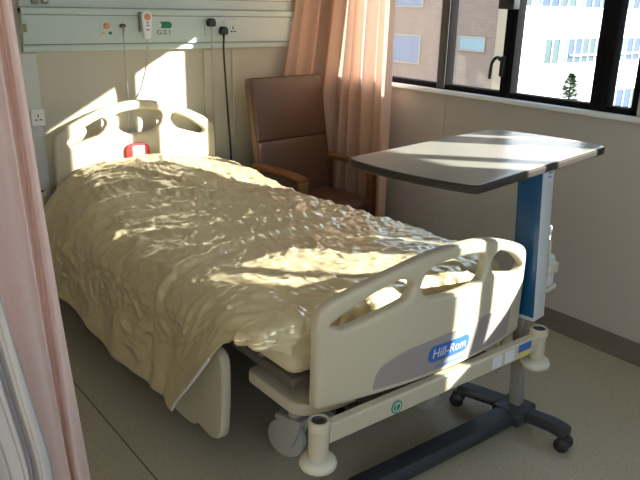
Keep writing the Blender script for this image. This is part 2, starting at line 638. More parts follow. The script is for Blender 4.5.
def window(name, ya, yb, mull, handle_at=None):
    bm = B()
    z0, z1 = H0, H1
    box(bm, 0.0, 0.055, yb, ya, z0, z0 + 0.042, 0.003)
    box(bm, 0.0, 0.055, yb, ya, z1 - 0.035, z1, 0.003)
    box(bm, 0.0, 0.055, ya - 0.03, ya, z0, z1, 0.003)
    box(bm, 0.0, 0.055, yb, yb + 0.03, z0, z1, 0.003)
    w = struct(name, bm, 'frame')
    edges = [ya - 0.03] + [e for m_ in mull for e in (m_[1], m_[0])] + [yb + 0.03]
    for (a, b, mtn) in mull:
        bm = B()
        box(bm, -0.004, 0.055, a, b, z0 + 0.02, z1 - 0.01, 0.004)
        if mtn == 'frame':
            box(bm, -0.012, -0.003, (a + b) / 2 - 0.004, (a + b) / 2 + 0.004, z0 + 0.02, z1 - 0.02, 0.002)
        mu_ = obj('mullion', bm, 'frame', w, 30)
        if mtn == 'cover':
            obj('cover_strip', box(B(), -0.010, -0.0035, a + 0.004, b - 0.002, z0 + 0.02, z1 - 0.02, 0.002), 'framegrey', mu_, 30)
    for k in range(0, len(edges), 2):
        bm = B()
        box(bm, 0.028, 0.034, edges[k + 1] - 0.004, edges[k] + 0.004, z0 + 0.036, z1 - 0.03)
        obj('pane', bm, 'glass', w, 0)
    return w


w1 = window('window_1', W0, W1, [(-1.030, -0.968, 'cover'), (-1.452, -1.385, 'frame'), (-1.965, -1.883, 'frame')])
window('window_2', V0, V1, [(-3.205, -3.078, 'frame'), (-3.62, -3.582, 'frame')])
bm = B()
for k in range(5):
    x = FX0 + (FX1 - FX0) * k / 4
    box(bm, x - 0.03, x + 0.03, YF - 0.06, YF - 0.01, FZ0, FZ1, 0.003)
for z in (FZ0 + 0.02, FZ1 - 0.02):
    box(bm, FX0, FX1, YF - 0.06, YF - 0.01, z - 0.02, z + 0.02, 0.003)
w3 = struct('added_window', bm, 'frame')  # added out of view to let fill daylight in
for k in range(4):
    x0_ = FX0 + (FX1 - FX0) * k / 4; x1_ = FX0 + (FX1 - FX0) * (k + 1) / 4
    obj('pane', box(B(), x0_ + 0.028, x1_ - 0.028, YF - 0.038, YF - 0.032, FZ0 + 0.036, FZ1 - 0.036), 'glass', w3, 0)
# casement handle and stay on the second mullion
bm = B()
box(bm, -0.022, -0.002, -1.412, -1.384, 1.175, 1.275, 0.006, 3)
tube(bm, [(-0.03, -1.398, 1.262), (-0.048, -1.396, 1.268), (-0.055, -1.382, 1.262), (-0.057, -1.366, 1.235), (-0.055, -1.36, 1.19), (-0.054, -1.358, 1.165)], 0.008, 10, 6)
lathe(bm, None, [(0, 0), (0.011, 0), (0.011, 0.03), (0, 0.03)], 12, Matrix.Translation((-0.012, -1.398, 1.262)) @ Matrix.Rotation(-PI / 2, 4, 'Y'))
obj('handle', bm, 'black', w1)
bm = B()
box(bm, -0.05, -0.002, -1.455, -1.365, 1.49, 1.60, 0.005)
obj('stay_box', bm, 'black', w1)

# ------------------------------------------------------------------ outside
gz = -7.0
struct('ground', box(B(), 4, 60, -30, 60, gz - 0.2, gz), 'ground')
bb = thing('brick_building', 'beige brick building across the way behind the left window panes', 'building', (12.2, 9, gz))
obj('wall', box(B(), 12, 12.45, 7.95, 16, gz, 9), 'brick', bb, 0)
obj('corner_pier', box(B(), 11.93, 12.44, 7.86, 8.16, gz, 9.05), 'brickpale', bb, 0)
for (ya, yb, za, zb, mm) in ((10.85, 12.0, -0.04, 0.70, 'bwin'), (10.85, 12.0, 1.5, 2.3, 'bwin'), (8.55, 9.40, 0.44, 0.76, 'bwin2'), (8.55, 9.40, 2.0, 2.6, 'bwin2'), (10.85, 12.0, -1.6, -0.9, 'bwin')):
    bm = B()
    box(bm, 11.96, 12.03, ya - 0.03, ya, za - 0.03, zb + 0.03); box(bm, 11.96, 12.03, yb, yb + 0.03, za - 0.03, zb + 0.03)
    box(bm, 11.96, 12.03, ya, yb, za - 0.03, za); box(bm, 11.96, 12.03, ya, yb, zb, zb + 0.03)
    f = obj('window', bm, 'brickpale', bb, 0)
    obj('pane', box(B(), 11.98, 12.01, ya, yb, za, zb), mm, f, 0)

wbd = thing('white_building', 'bright white office block with rows of tall panes beyond the right window panes', 'building', (26, 15, gz))
obj('wall', box(B(), 17.5, 44, 14, 20, gz, 8), 'facade', wbd, 0)
def strip(xa, xb, za, zb, n):
    bm = B()
    box(bm, xa, xb, 13.93, 14.02, za - 0.08, za); box(bm, xa, xb, 13.95, 14.02, zb, zb + 0.04)
    for k in range(n + 1):
        x = xa + (xb - xa) * k / n
        box(bm, x - 0.035, x + 0.035, 13.94, 14.02, za, zb)
    f = obj('window_row', bm, 'facade', wbd, 0)
    for k in range(n):
        x = xa + (xb - xa) * k / n; x2 = xa + (xb - xa) * (k + 1) / n
        mm = ('pane2', 'bwin', 'bwin2')[(k * 7 + n) % 5 % 3]
        obj('pane', box(B(), x + 0.035, x2 - 0.035, 13.97, 14.01, za, zb), mm, f, 0)
strip(22.35, 26.6, -0.62, 0.36, 8)
strip(27.35, 33.5, -0.62, 0.36, 10)
strip(28.3, 34.5, -3.1, -1.95, 9)
strip(20.6, 26.6, 1.62, 2.6, 10)
strip(27.35, 33.5, 1.62, 2.6, 10)
obj('ledge', box(B(), 24.2, 40, 13.80, 14.02, -0.34, -0.28), 'facade', wbd, 0)
obj('ledge', box(B(), 20, 40, 13.85, 14.02, -1.50, -1.44), 'facade', wbd, 0)

def conifer(name, label, x, y, h, r):
    t = thing(name, label, 'tree', (x, y, gz))
    bm = B(); tube(bm, [(x, y, gz), (x, y, gz + h * 0.5), (x, y, gz + h * 0.98)], lambda s: 0.10 * (1 - s) + 0.015, 7, 3)
    obj('trunk', bm, 'bark', t)
    bm = B()
    R_ = random.Random(3)
    for i in range(2600):
        s = R_.random() ** 0.8
        z = gz + h * (0.15 + 0.85 * s)
        rad = r * (1 - s) ** 0.75 * (0.35 + 0.65 * R_.random()) + 0.03
        a = R_.random() * 2 * PI
        c = Vector((x + rad * math.cos(a), y + rad * math.sin(a), z))
        d1 = Vector((math.cos(a), math.sin(a), 0.35 * (R_.random() - 0.3))).normalized() * (0.10 + 0.10 * R_.random())
        d2 = Vector((-math.sin(a), math.cos(a), 0.4 * (R_.random() - 0.5))) * 0.07
        vs_ = [bm.verts.new(c - d1 * 0.6), bm.verts.new(c + d2), bm.verts.new(c + d1), bm.verts.new(c - d2)]
        bm.faces.new(vs_)
    obj('foliage', bm, 'leaf', t, 0)
conifer('conifer_tree', 'small dark green tree standing before the white building', 21.19, 11.8, 6.25, 1.3)

# ------------------------------------------------------------------ bed-head trunking
TX0, TX1 = -1.87, -0.305
tr = thing('bedhead_trunking', 'pale green service trunking running along the wall above the headboard', 'trunking', (-1.0, 0, 1.24))
bm = B()
box(bm, TX0, TX1, -0.050, 0, 1.276, 1.446, 0.003)
obj('body', bm, 'trunk', tr, 30)
obj('lower_lip', box(B(), TX0, TX1, -0.034, 0, 1.243, 1.274, 0.004), 'trunk', tr, 30)
obj('upper_channel', box(B(), TX0 + 0.0, TX1, -0.036, 0, 1.449, 1.54, 0.003), 'trunk', tr, 30)
obj('top_rail', box(B(), TX0, TX1, -0.054, 0, 1.416, 1.4475, 0.003), 'trunk', tr, 30)
bm = B()
box(bm, TX0 + 0.003, TX1, -0.0515, -0.048, 1.4120, 1.4155); box(bm, TX0 + 0.003, TX1, -0.0515, -0.044, 1.2745, 1.2785)
box(bm, TX0 + 0.003, TX1, -0.0375, -0.034, 1.4995, 1.5025)
obj('groove', bm, 'trunkdark', tr, 0)
for x in (-1.80, -1.752):
    bm = B(); box(bm, x - 0.016, x + 0.016, -0.052, -0.034, 1.462, 1.50, 0.005)
    g = obj('gas_outlet', bm, 'trunkdark', tr)
    bm = B(); lathe(bm, None, [(0, 0), (0.011, 0), (0.011, 0.006), (0, 0.006)], 16, Matrix.Translation((x, -0.051, 1.484)) @ Matrix.Rotation(PI / 2, 4, 'X'))
    obj('outlet_ring', bm, 'brass' if x < -1.78 else 'trunk', g)
bm = B(); box(bm, -1.866, -1.852, -0.062, -0.049, 1.335, 1.372, 0.003); obj('latch', bm, 'brass', tr)
def disc(x, z, r, y0, y1, n=20):
    b_ = B()
    lathe(b_, None, [(0, 0), (r, 0), (r, y1 - y0 - 0.001), (r * 0.9, y1 - y0), (0, y1 - y0)], n, Matrix.Translation((x, -y0, z)) @ Matrix.Rotation(PI / 2, 4, 'X'))
    return b_
cp = obj('call_plate', box(B(), -1.497, -1.325, -0.0525, -0.049, 1.305, 1.395, 0.001), 'trunk', tr, 0)
obj('call_button', disc(-1.463, 1.363, 0.015, 0.052, 0.060), 'orange', cp)
bm = B(); box(bm, -1.464, -1.462, -0.0605, -0.059, 1.356, 1.370); obj('button_mark', bm, 'white', cp, 0)
obj('yellow_key', box(B(), -1.491, -1.471, -0.056, -0.052, 1.323, 1.334, 0.001), 'yellow', cp)
obj('green_key', box(B(), -1.452, -1.437, -0.056, -0.052, 1.322, 1.335, 0.001), 'green', cp)
obj('jack_socket', xform(disc(0, 0, 0.011, 0.051, 0.062), lambda c: (c.x * 1.5 - 1.379, c.y, c.z + 1.364)), 'maroon', cp)
# bed number sign

def front(bm, y, k=1.0):
    """stand a plate (drawn in x, z) upright so that it faces -y, centred on y"""
    for v in bm.verts:
        v.co = Vector((v.co.x, y - v.co.z * k, v.co.y))
    return bm


gs = obj('bed_number_plate', front(plate(rrect(-1.186, -1.088, 1.316, 1.398, 0.004), [], 0.002, 0.0005), -0.0505), 'trunk', tr)
obj('green_field', front(plate(fillet([(-1.166, 1.352, .001), (-1.108, 1.352, .012), (-1.100, 1.366, .01), (-1.108, 1.385, .012), (-1.170, 1.385, .002), (-1.158, 1.370, .004)], 0.004), [], 0.002, 0.0004), -0.0515), 'green', gs)
t_ = text_mesh('G.0.1', 0.032)
xform(t_, lambda c: (c.x * 1.2 - 1.148, -0.0518 - c.z, c.y + 1.330))
obj('bed_number', t_, 'ink', gs, 0)
# twin socket outlet with switches
so_ = obj('socket_plate', front(plate(rrect(-0.905, -0.700, 1.305, 1.400, 0.008), [], 0.008, 0.002), -0.053), 'trunk', tr)
for x in (-0.842, -0.775):
    obj('rocker_switch', box(B(), x - 0.008, x + 0.008, -0.061, -0.057, 1.382, 1.396, 0.002), 'white', so_)
for (dx, dz, w, h) in ((0, 0.020, .003, .008), (-0.011, 0, .008, .003), (0.011, 0, .008, .003)):
    obj('pin_slot', box(B(), -0.726 + dx - w, -0.726 + dx + w, -0.0578, -0.056, 1.334 + dz - h, 1.334 + dz + h), 'ink', so_, 0)

# left wall socket
ws = thing('wall_socket', 'white three pin wall socket on the pale strip beside the left curtain', 'socket', (-1.835, -0.014, 0.93))
obj('plate', front(plate(rrect(-1.866, -1.800, 0.885, 0.968, 0.006), [], 0.010, 0.003), -0.020), 'white', ws)
for (dx, dz, w, h) in ((0, 0.014, .003, .007), (-0.011, -0.006, .006, .003), (0.011, -0.006, .006, .003)):
    obj('pin_slot', box(B(), -1.833 + dx - w, -1.833 + dx + w, -0.0256, -0.024, 0.922 + dz - h, 0.922 + dz + h), 'ink', ws, 0)
obj('rocker_switch', box(B(), -1.842, -1.824, -0.028, -0.024, 0.948, 0.960, 0.002), 'white', ws)

# nurse call handset, jack lead, plugs
hs = thing('call_handset', 'white nurse call handset with round orange button hanging on the trunking', 'handset', (-1.253, -0.05, 1.365))
def sl_(c, tilt=0.0):
    return c
obj('body', front(plate(fillet([(-1.274, 1.298, .016), (-1.236, 1.298, .016), (-1.226, 1.37, .03), (-1.222, 1.437, .028), (-1.285, 1.437, .028), (-1.282, 1.37, .03)], 0.02, 6), [], 0.030, 0.008), -0.068), 'white', hs)
obj('call_button', disc(-1.2535, 1.409, 0.0165, 0.082, 0.0885, 24), 'orange', hs)
for z, w in ((1.380, .007), (1.366, .008), (1.345, .009)):
    obj('key_mark', box(B(), -1.2535 - w, -1.2535 + w, -0.0838, -0.0825, z - 0.003, z + 0.004), 'bluepale', hs, 0)
obj('holder', box(B(), -1.291, -1.281, -0.075, -0.0505, 1.335, 1.432, 0.003), 'trunkdark', hs)
obj('cord', tube(B(), [(-1.254, -0.068, 1.300), (-1.252, -0.062, 1.25), (-1.262, -0.05, 1.15), (-1.30, -0.042, 1.03), (-1.335, -0.028, 0.96), (-1.345, -0.018, 0.82), (-1.33, -0.014, 0.60)], 0.0032, 8, 8), 'cordgrey', hs)
jl = thing('jack_lead', 'thin pale lead hanging from the jack socket beside the handset', 'cable', (-1.38, -0.05, 1.335))
obj('plug', tube(B(), [(-1.379, -0.052, 1.364), (-1.381, -0.075, 1.350), (-1.384, -0.078, 1.335), (-1.384, -0.075, 1.318)], 0.007, 10, 4), 'cordgrey', jl)
obj('cord', tube(B(), [(-1.384, -0.075, 1.318), (-1.381, -0.068, 1.25), (-1.372, -0.05, 1.12), (-1.362, -0.04, 1.00), (-1.36, -0.026, 0.95), (-1.365, -0.018, 0.80), (-1.35, -0.014, 0.60)], 0.0030, 8, 8), 'cordgrey', jl)

def mains_plug(x, z, label, cordpts, cm, r):
    t = thing('mains_plug', label, 'plug', (x, -0.058, z))
    obj('body', front(plate(fillet([(x - 0.024, z - 0.016, .012), (x + 0.024, z - 0.016, .012), (x + 0.026, z + 0.012, .014), (x + 0.014, z + 0.028, .014), (x - 0.014, z + 0.028, .014), (x - 0.026, z + 0.012, .014)], 0.012), [], 0.034, 0.008), -0.0745), 'black', t)
    bm = B(); tube(bm, [(x, -0.075, z - 0.014), (x + 0.001, -0.074, z - 0.045)], lambda s: 0.008 - 0.003 * s, 10, 2)
    obj('strain_relief', bm, cm, t)
    obj('cord', tube(B(), cordpts, r, 8, 8), cm, t)
    return t
mains_plug(-0.875, 1.377, 'black mains plug with thin pale lead, left of the two plugs', [(-0.874, -0.074, 1.334), (-0.870, -0.068, 1.25), (-0.860, -0.045, 1.05), (-0.846, -0.036, 0.85), (-0.842, -0.034, 0.62), (-0.84, -0.034, 0.35)], 'cordgrey', 0.0035)
mains_plug(-0.798, 1.334, 'black mains plug with thick black lead, right of the two plugs', [(-0.797, -0.074, 1.292), (-0.792, -0.062, 1.22), (-0.770, -0.04, 1.05), (-0.752, -0.03, 0.85), (-0.738, -0.028, 0.68), (-0.73, -0.028, 0.40)], 'black', 0.0055)

# ------------------------------------------------------------------ hospital bed
def bxo(y):
    return 0.030 * (y + 2.27) / 2.2
bed = thing('hospital_bed', 'cream plastic hospital bed with arched headboard and footboard on casters', 'bed', (-1.35, -1.2, 0))
FC, HW, BOW = -1.3525, 0.4675, 0.088
def bow(dx):
    return -BOW * max(0.0, 1 - (dx / HW) ** 2)
def mirror(pts):
    return pts + [(-x,) + tuple(r) for (x, *r) in reversed(pts)]
top = crom([(0.467, 0.600, 0), (0.466, 0.665, 0), (0.455, 0.706, 0), (0.42, 0.732, 0), (0.34, 0.765, 0), (0.22, 0.804, 0), (0.11, 0.829, 0), (0.0, 0.836, 0)], 5)
top = [(p.x, p.y) for p in top]
outl = [(0.447, 0.400), (0.457, 0.402), (0.4645, 0.408), (0.467, 0.42), (0.467, 0.5)] + top
outl = outl + [(-x, z) for (x, z) in reversed(outl[:-1])]
hs_side = fillet([(0.184, 0.703, .03), (0.395, 0.642, .02), (0.438, 0.658, .02), (0.34, 0.726, .06), (0.215, 0.771, .03), (0.170, 0.748, .02)], 0.03, 6)
hs_mid = fillet([(0.128, 0.690, .035), (0.0, 0.680, .2), (-0.128, 0.690, .035), (-0.150, 0.742, .03), (-0.118, 0.785, .04), (0, 0.800, .3), (0.118, 0.785, .04), (0.150, 0.742, .03)], 0.03, 6)
cuts = list(np.linspace(-0.46, 0.46, 38))
bm = plate(outl, [hs_side, [(-x, z) for x, z in reversed(hs_side)], hs_mid], 0.042, 0.014, cuts, 4)
for zc in (0.43, 0.46, 0.50, 0.54, 0.58, 0.62):
    bmesh.ops.bisect_plane(bm, geom=bm.verts[:] + bm.edges[:] + bm.faces[:], plane_co=(0, zc, 0), plane_no=(0, 1, 0))
bmesh.ops.triangulate(bm, faces=[f for f in bm.faces if len(f.verts) > 4])
def foot(c, y0=-2.27):
    # c: (dx, z, depth), depth 0 on the outer face, growing inwards
    q = min(1.0, max(0.0, (c.y - 0.40) / 0.2))
    q = 0.80 + 0.20 * q * q * (3 - 2 * q)
    zz = c.y + 0.016 * max(0.0, 1 - (c.x / HW) ** 2) * max(0.0, 1 - (c.y - 0.40) / 0.06)
    return (FC + c.x * 0.98, y0 + bow(c.x) * q + c.z, zz)
xform(bm, lambda c: foot(Vector((c.x, c.y, -c.z + 0.021))))
bmesh.ops.recalc_face_normals(bm, faces=bm.faces[:])
fb = obj('footboard', bm, 'bed', bed, 40)
ins = fillet([(-0.292, 0.425, .012), (0.355, 0.425, .012), (0.362, 0.50, .05), (0.335, 0.566, .05), (0.0, 0.560, .3), (-0.20, 0.540, .09), (-0.283, 0.50, .05)], 0.03, 6)
bm = plate(ins, [], 0.004, 0.0015, cuts)
for zc in (0.43, 0.445, 0.46, 0.48, 0.50, 0.52, 0.54):
    bmesh.ops.bisect_plane(bm, geom=bm.verts[:] + bm.edges[:] + bm.faces[:], plane_co=(0, zc, 0), plane_no=(0, 1, 0))
obj('inset_panel', xform(bm, lambda c: foot(Vector((c.x, c.y, -c.z - 0.0005)))), 'bedinset', fb, 40)
bm = plate(rrect(-0.095, 0.087, 0.468, 0.528, 0.024, 8), [], 0.003, 0.001, cuts)
obj('logo_plate', xform(bm, lambda c: foot(Vector((c.x, c.y, -c.z - 0.003)))), 'blue', fb, 40)
bm = text_mesh('Hill-Rom', 0.046, 0.0006)
bmesh.ops.triangulate(bm, faces=bm.faces[:])
obj('logo_lettering', xform(bm, lambda c: foot(Vector((c.x * 0.92 - 0.004, c.y + 0.4985, -c.z - 0.0052)))), 'logow', fb, 0)
bm = plate(rrect(-0.055, 0.075, 0.436, 0.448, 0.004, 4), [], 0.002, 0.0006, cuts)
obj('logo_line', xform(bm, lambda c: foot(Vector((c.x, c.y, -c.z - 0.003)))), 'bluepale', fb, 40)

# headboard
HC, HH = -1.330, 0.459
top = crom([(HH, 0.62, 0), (HH, 0.77, 0), (0.452, 0.828, 0), (0.418, 0.862, 0), (0.31, 0.915, 0), (0.18, 0.963, 0), (0.08, 0.984, 0), (0, 0.990, 0)], 5)
top = [(p.x, p.y) for p in top]
outl = [(HH - 0.02, 0.36), (HH - 0.004, 0.364), (HH, 0.38)] + top
outl = outl + [(-x, z) for (x, z) in reversed(outl[:-1])]
hd_side = fillet([(0.215, 0.825, .035), (0.372, 0.778, .02), (0.395, 0.800, .02), (0.30, 0.868, .05), (0.20, 0.912, .03), (0.178, 0.880, .03)], 0.03, 6)
hd_mid = fillet([(0.075, 0.815, .04), (-0.075, 0.815, .04), (-0.128, 0.86, .05), (-0.132, 0.925, .03), (0, 0.945, .3), (0.132, 0.925, .03), (0.128, 0.86, .05)], 0.03, 6)
bm = plate(outl, [hd_side, [(-x, z) for x, z in reversed(hd_side)], hd_mid], 0.046, 0.015, None, 4)
bmesh.ops.triangulate(bm, faces=[f for f in bm.faces if len(f.verts) > 4])
xform(bm, lambda c: (HC + c.x, -0.063 - c.z * 1.0 + 0.0, c.y))
bmesh.ops.recalc_face_normals(bm, faces=bm.faces[:])
hb_ = obj('headboard', bm, 'bed', bed, 40)
bm = plate(fillet([(-1.418, 0.64, .01), (-1.292, 0.64, .01), (-1.284, 0.742, .03), (-1.31, 0.765, .03), (-1.40, 0.765, .03), (-1.424, 0.742, .03)], .02), [], 0.014, 0.005)
tg = obj('red_tag', front(bm, -0.094), 'red', hb_)
bm = plate(rrect(-1.385, -1.318, 0.655, 0.752, 0.006), [], 0.003, 0.001)
obj('card', front(bm, -0.1018), 'card', hb_)

# bumper bar with rollers at the foot
RX0, RX1, RY = -1.850, -0.8626, -2.335
bm = B()
n_ = 24
ring = []
for k in range(n_ + 1):
    dx = -0.485 + 0.965 * k / n_
    x = FC + 0.011 + dx
    yc = RY - 0.0
    sec = [(-0.018, 0.350), (-0.014, 0.345), (0.014, 0.345), (0.018, 0.350), (0.018, 0.400), (0.012, 0.406), (-0.012, 0.406), (-0.018, 0.400)]
    ring.append([bm.verts.new((x, yc + a, z)) for a, z in sec])
for a, b in zip(ring[:-1], ring[1:]):
    for k in range(8):
        bm.faces.new((a[k], a[(k + 1) % 8], b[(k + 1) % 8], b[k]))
bm.faces.new(ring[0]); bm.faces.new(ring[-1])
bmesh.ops.recalc_face_normals(bm, faces=bm.faces[:])
bar = obj('bumper_bar', bm, 'bed', bed, 30)
def barface(dx):
    return RY - 0.0 - 0.018
def sticker(name, d0, d1, z0, z1, m, off=0.0006):
    b_ = B(); ns = 6
    fr_ = []; bk = []
    for k in range(ns + 1):
        dx = d0 + (d1 - d0) * k / ns
        x = FC + dx; y = barface(dx - 0.011)
        fr_.append((b_.verts.new((x, y - off, z0)), b_.verts.new((x, y - off, z1))))
    for a, b in zip(fr_[:-1], fr_[1:]):
        b_.faces.new((a[0], b[0], b[1], a[1]))
    r = bmesh.ops.extrude_face_region(b_, geom=b_.faces[:])
    for v in [e for e in r['geom'] if isinstance(e, bmesh.types.BMVert)]:
        v.co.y += off + 0.0004
    bmesh.ops.recalc_face_normals(b_, faces=b_.faces[:])
    return obj(name, b_, m, bar, 0)
sticker('white_sticker', 0.218, 0.268, 0.352, 0.396, 'card')
sticker('white_sticker', 0.282, 0.335, 0.354, 0.397, 'card')
sticker('blue_sticker', 0.355, 0.425, 0.372, 0.402, 'blue')
sticker('yellow_sticker', 0.365, 0.420, 0.352, 0.3715, 'yellow')
gy = barface(-0.221 - 0.011)
bm = B(); lathe(bm, None, [(0, 0), (0.021, 0), (0.021, 0.003), (0, 0.003)], 24, Matrix.Translation((FC - 0.221, gy + 0.001, 0.372)) @ Matrix.Rotation(PI / 2, 4, 'X') )
gst = obj('green_sticker', bm, 'green', bar)
bm = B(); lathe(bm, None, [(0.013, 0), (0.0165, 0), (0.0165, 0.0008), (0.013, 0.0008), (0.013, 0)], 24, Matrix.Translation((FC - 0.221, gy - 0.0018, 0.372)) @ Matrix.Rotation(PI / 2, 4, 'X'))
box(bm, FC - 0.225, FC - 0.222, gy - 0.0027, gy - 0.0018, 0.362, 0.383)
box(bm, FC - 0.2225, FC - 0.215, gy - 0.0027, gy - 0.0018, 0.379, 0.382)
obj('green_sticker_mark', bm, 'trunk', bar, 0)

def roller(x, y, zt, zb, dsc=True):
    bm = B()
    lathe(bm, (x, y), [(0.0, zb + 0.02), (0.0285, zb + 0.02), (0.0285, zt - 0.030), (0.032, zt - 0.026), (0.032, zt - 0.006), (0.029, zt), (0.023, zt), (0.022, zt - 0.008), (0, zt - 0.008)], 28)
    r = obj('roller', bm, 'bed', bed, 40)
    bm = B(); lathe(bm, (x, y), [(0, zt - 0.0075), (0.0215, zt - 0.0075), (0.0205, zt - 0.002), (0.012, zt + 0.000), (0.010, zt - 0.004), (0, zt - 0.004)], 28)
    obj('black_cap', bm, 'black', r, 40)
    if dsc:
        bm = B(); lathe(bm, (x, y), [(0, zb), (0.040, zb), (0.050, zb + 0.006), (0.0535, zb + 0.016), (0.050, zb + 0.027), (0.036, zb + 0.034), (0, zb + 0.036)], 32)
        obj('buffer_disc', bm, 'bedpale', r, 60)
    return r
roller(RX0, RY, 0.424, 0.272)
roller(RX1, RY, 0.424, 0.272)
roller(-1.872, -0.062, 0.566, 0.40, False)
roller(-0.800, -0.062, 0.566, 0.40, False)
bm = B(); box(bm, -1.87, -0.80, -0.074, -0.050, 0.41, 0.46, 0.005); obj('head_rail', bm, 'bed', bed)
# frames and deck
bm = B()
for x in (-1.62, -1.10):
    box(bm, x - 0.03, x + 0.03, -2.22, -0.16, 0.27, 0.33, 0.006)
for y in (-2.19, -1.75, -0.95, -0.2):
    box(bm, -1.65, -1.07, y - 0.025, y + 0.025, 0.272, 0.328, 0.006)
for y in (-1.6, -0.6):
    box(bm, -1.60, -1.12, y - 0.05, y + 0.05, 0.31, 0.40, 0.006)
for x in (-1.6, -1.13):
    box(bm, x - 0.02, x + 0.02, -2.31, -2.19, 0.345, 0.395, 0.004)
obj('base_frame', bm, 'darksteel', bed)
bm = B()
box(bm, -1.80, -0.92, -2.14, -0.12, 0.400, 0.435, 0.012, 3)
obj('mattress_deck', bm, 'deckshade', bed)
bm = plate(fillet([(-1.815, -2.19, .12), (-1.69, -2.215, .02), (-1.04, -2.225, .02), (-0.885, -2.20, .10), (-0.885, -1.90, .04), (-1.815, -1.90, .04)], .05, 8), [], 0.042, 0.010)
xform(bm, lambda c: (c.x, c.y, c.z + 0.352))
obj('foot_tray', bm, 'bed', bed)
obj('deck_handle', tube(B(), [(-1.79, -1.95, 0.436), (-1.78, -1.99, 0.448), (-1.75, -2.06, 0.452), (-1.725, -2.105, 0.450), (-1.72, -2.12, 0.437)], 0.006, 8, 6), 'steel', bed)
# side rail, lowered, left side and right side
for sx in (0, 1):
    rl = [(-0.95, 0.075, .03), (-1.58, 0.055, .05), (-1.66, 0.060, .03), (-1.70, 0.090, .02), (-1.80, 0.078, .05), (-1.868, 0.120, .06), (-1.885, 0.26, .08), (-1.885, 0.44, .06), (-0.95, 0.44, .06)]
    bm = plate(fillet(rl, .03, 6), [fillet([(-1.10, 0.30, .03), (-1.40, 0.30, .03), (-1.42, 0.38, .03), (-1.10, 0.38, .03)], .03)], 0.036, 0.012)
    xx = -1.872 if sx == 0 else -0.83
    xform(bm, lambda c: (xx + c.z, c.x, c.y))
    bmesh.ops.recalc_face_normals(bm, faces=bm.faces[:])
    sr = obj('side_rail', bm, 'bed', bed)
    for y in (-1.25, -1.6):
        obj('rail_hinge', box(B(), xx + (0.018 if sx == 0 else -0.06), xx + (0.075 if sx == 0 else -0.018), y - 0.02, y + 0.02, 0.40, 0.43, 0.004), 'steel', sr)
def caster(x, y, r, ang, parent, nm='caster', ztop=0.28, wm='castergrey', fm='castergrey'):
    Rm = Matrix.Translation((x, y, 0)) @ Matrix.Rotation(ang, 4, 'Z')
    bm = B()
    w = r * 0.22
    prof = [(0, -w * 1.2), (r * .55, -w * 1.2), (r * .8, -w), (r * .97, -w * .8), (r, -w * .3), (r, w * .3), (r * .97, w * .8), (r * .8, w), (r * .55, w * 1.2), (0, w * 1.2)]
    Wm = Rm @ Matrix.Translation((0, r * 0.35, r)) @ Matrix.Rotation(PI / 2, 4, 'Y')
    hub = B()
    # fork: two cheeks, crown and stem
    for s in (-1, 1):
        p = plate(fillet([(-0.35 * r, r * 0.75, r * .3), (0.7 * r, r * 0.75, r * .3), (0.55 * r, r * 2.15, r * .3), (-0.85 * r, r * 2.15, r * .3)], .02, 6), [], r * 0.14, r * 0.03)
        xform(p, lambda c: Rm @ Vector((s * w * 1.75 + c.z, c.x + r * 0.15, c.y)))
        me_ = bpy.data.meshes.new('t'); p.to_mesh(me_); p.free(); hub.from_mesh(me_); bpy.data.meshes.remove(me_)
    box(hub, -w * 2.1, w * 2.1, -r * 0.7, r * 0.75, r * 2.08, r * 2.35, r * 0.08, 2, Rm)
    lathe(hub, None, [(0, r * 2.3), (r * .33, r * 2.3), (r * .33, ztop), (0, ztop)], 16, Rm @ Matrix.Translation((0, -r * 0.1, 0)))
    f = obj(nm, hub, fm, parent, 35)
    lathe(bm, None, prof, 28, Wm)
    obj('wheel', bm, wm, f, 40)
    return f
caster(-1.658, -1.955, 0.074, 0.35, bed)
caster(-1.06, -2.02, 0.068, 0.2, bed)
caster(-1.655, -0.30, 0.068, 0.5, bed)
caster(-1.06, -0.30, 0.068, -0.3, bed)

# ------------------------------------------------------------------ mattress and bedspread
bm = B()
box(bm, -1.815, -0.935, -2.155, -0.110, 0.437, 0.592, 0.055, 5)
mt = obj('mattress', bm, 'sheet', None, 40, loc=(-1.37, -1.1, 0.437))
tag(mt, 'cream quilted mattress under the gold satin bedspread on the bed', 'mattress')

NU, NV = 330, 520
V = np.linspace(0, 1, NV)
# along the bed: y of the top strip; the last part rolls over the foot end
S_TOP, S_HEAD, S_FOOT = 2.02, 0.10, 0.13
arc = V * (S_HEAD + S_TOP + S_FOOT) - S_HEAD
ytop = np.clip(-0.135 - arc, -2.155, -0.135)
yk = [-2.16, -2.0, -1.85, -1.68, -1.33, -0.99, -0.75, -0.5, -0.1]
zk = [0.628, 0.646, 0.642, 0.630, 0.620, 0.607, 0.602, 0.600, 0.600]
def smooth1(a, k=25):
    p = np.pad(a, k, mode='edge'); ker = np.hanning(2 * k + 1); ker /= ker.sum()
    return np.convolve(p, ker, 'valid')
zbase = smooth1(np.interp(ytop, yk, zk))
hump = 0.113 * np.exp(-((ytop + 0.36) / 0.30) ** 2 / 2) * np.clip(1 - ((-ytop - 0.30) / 0.95) ** 2, 0, 1)
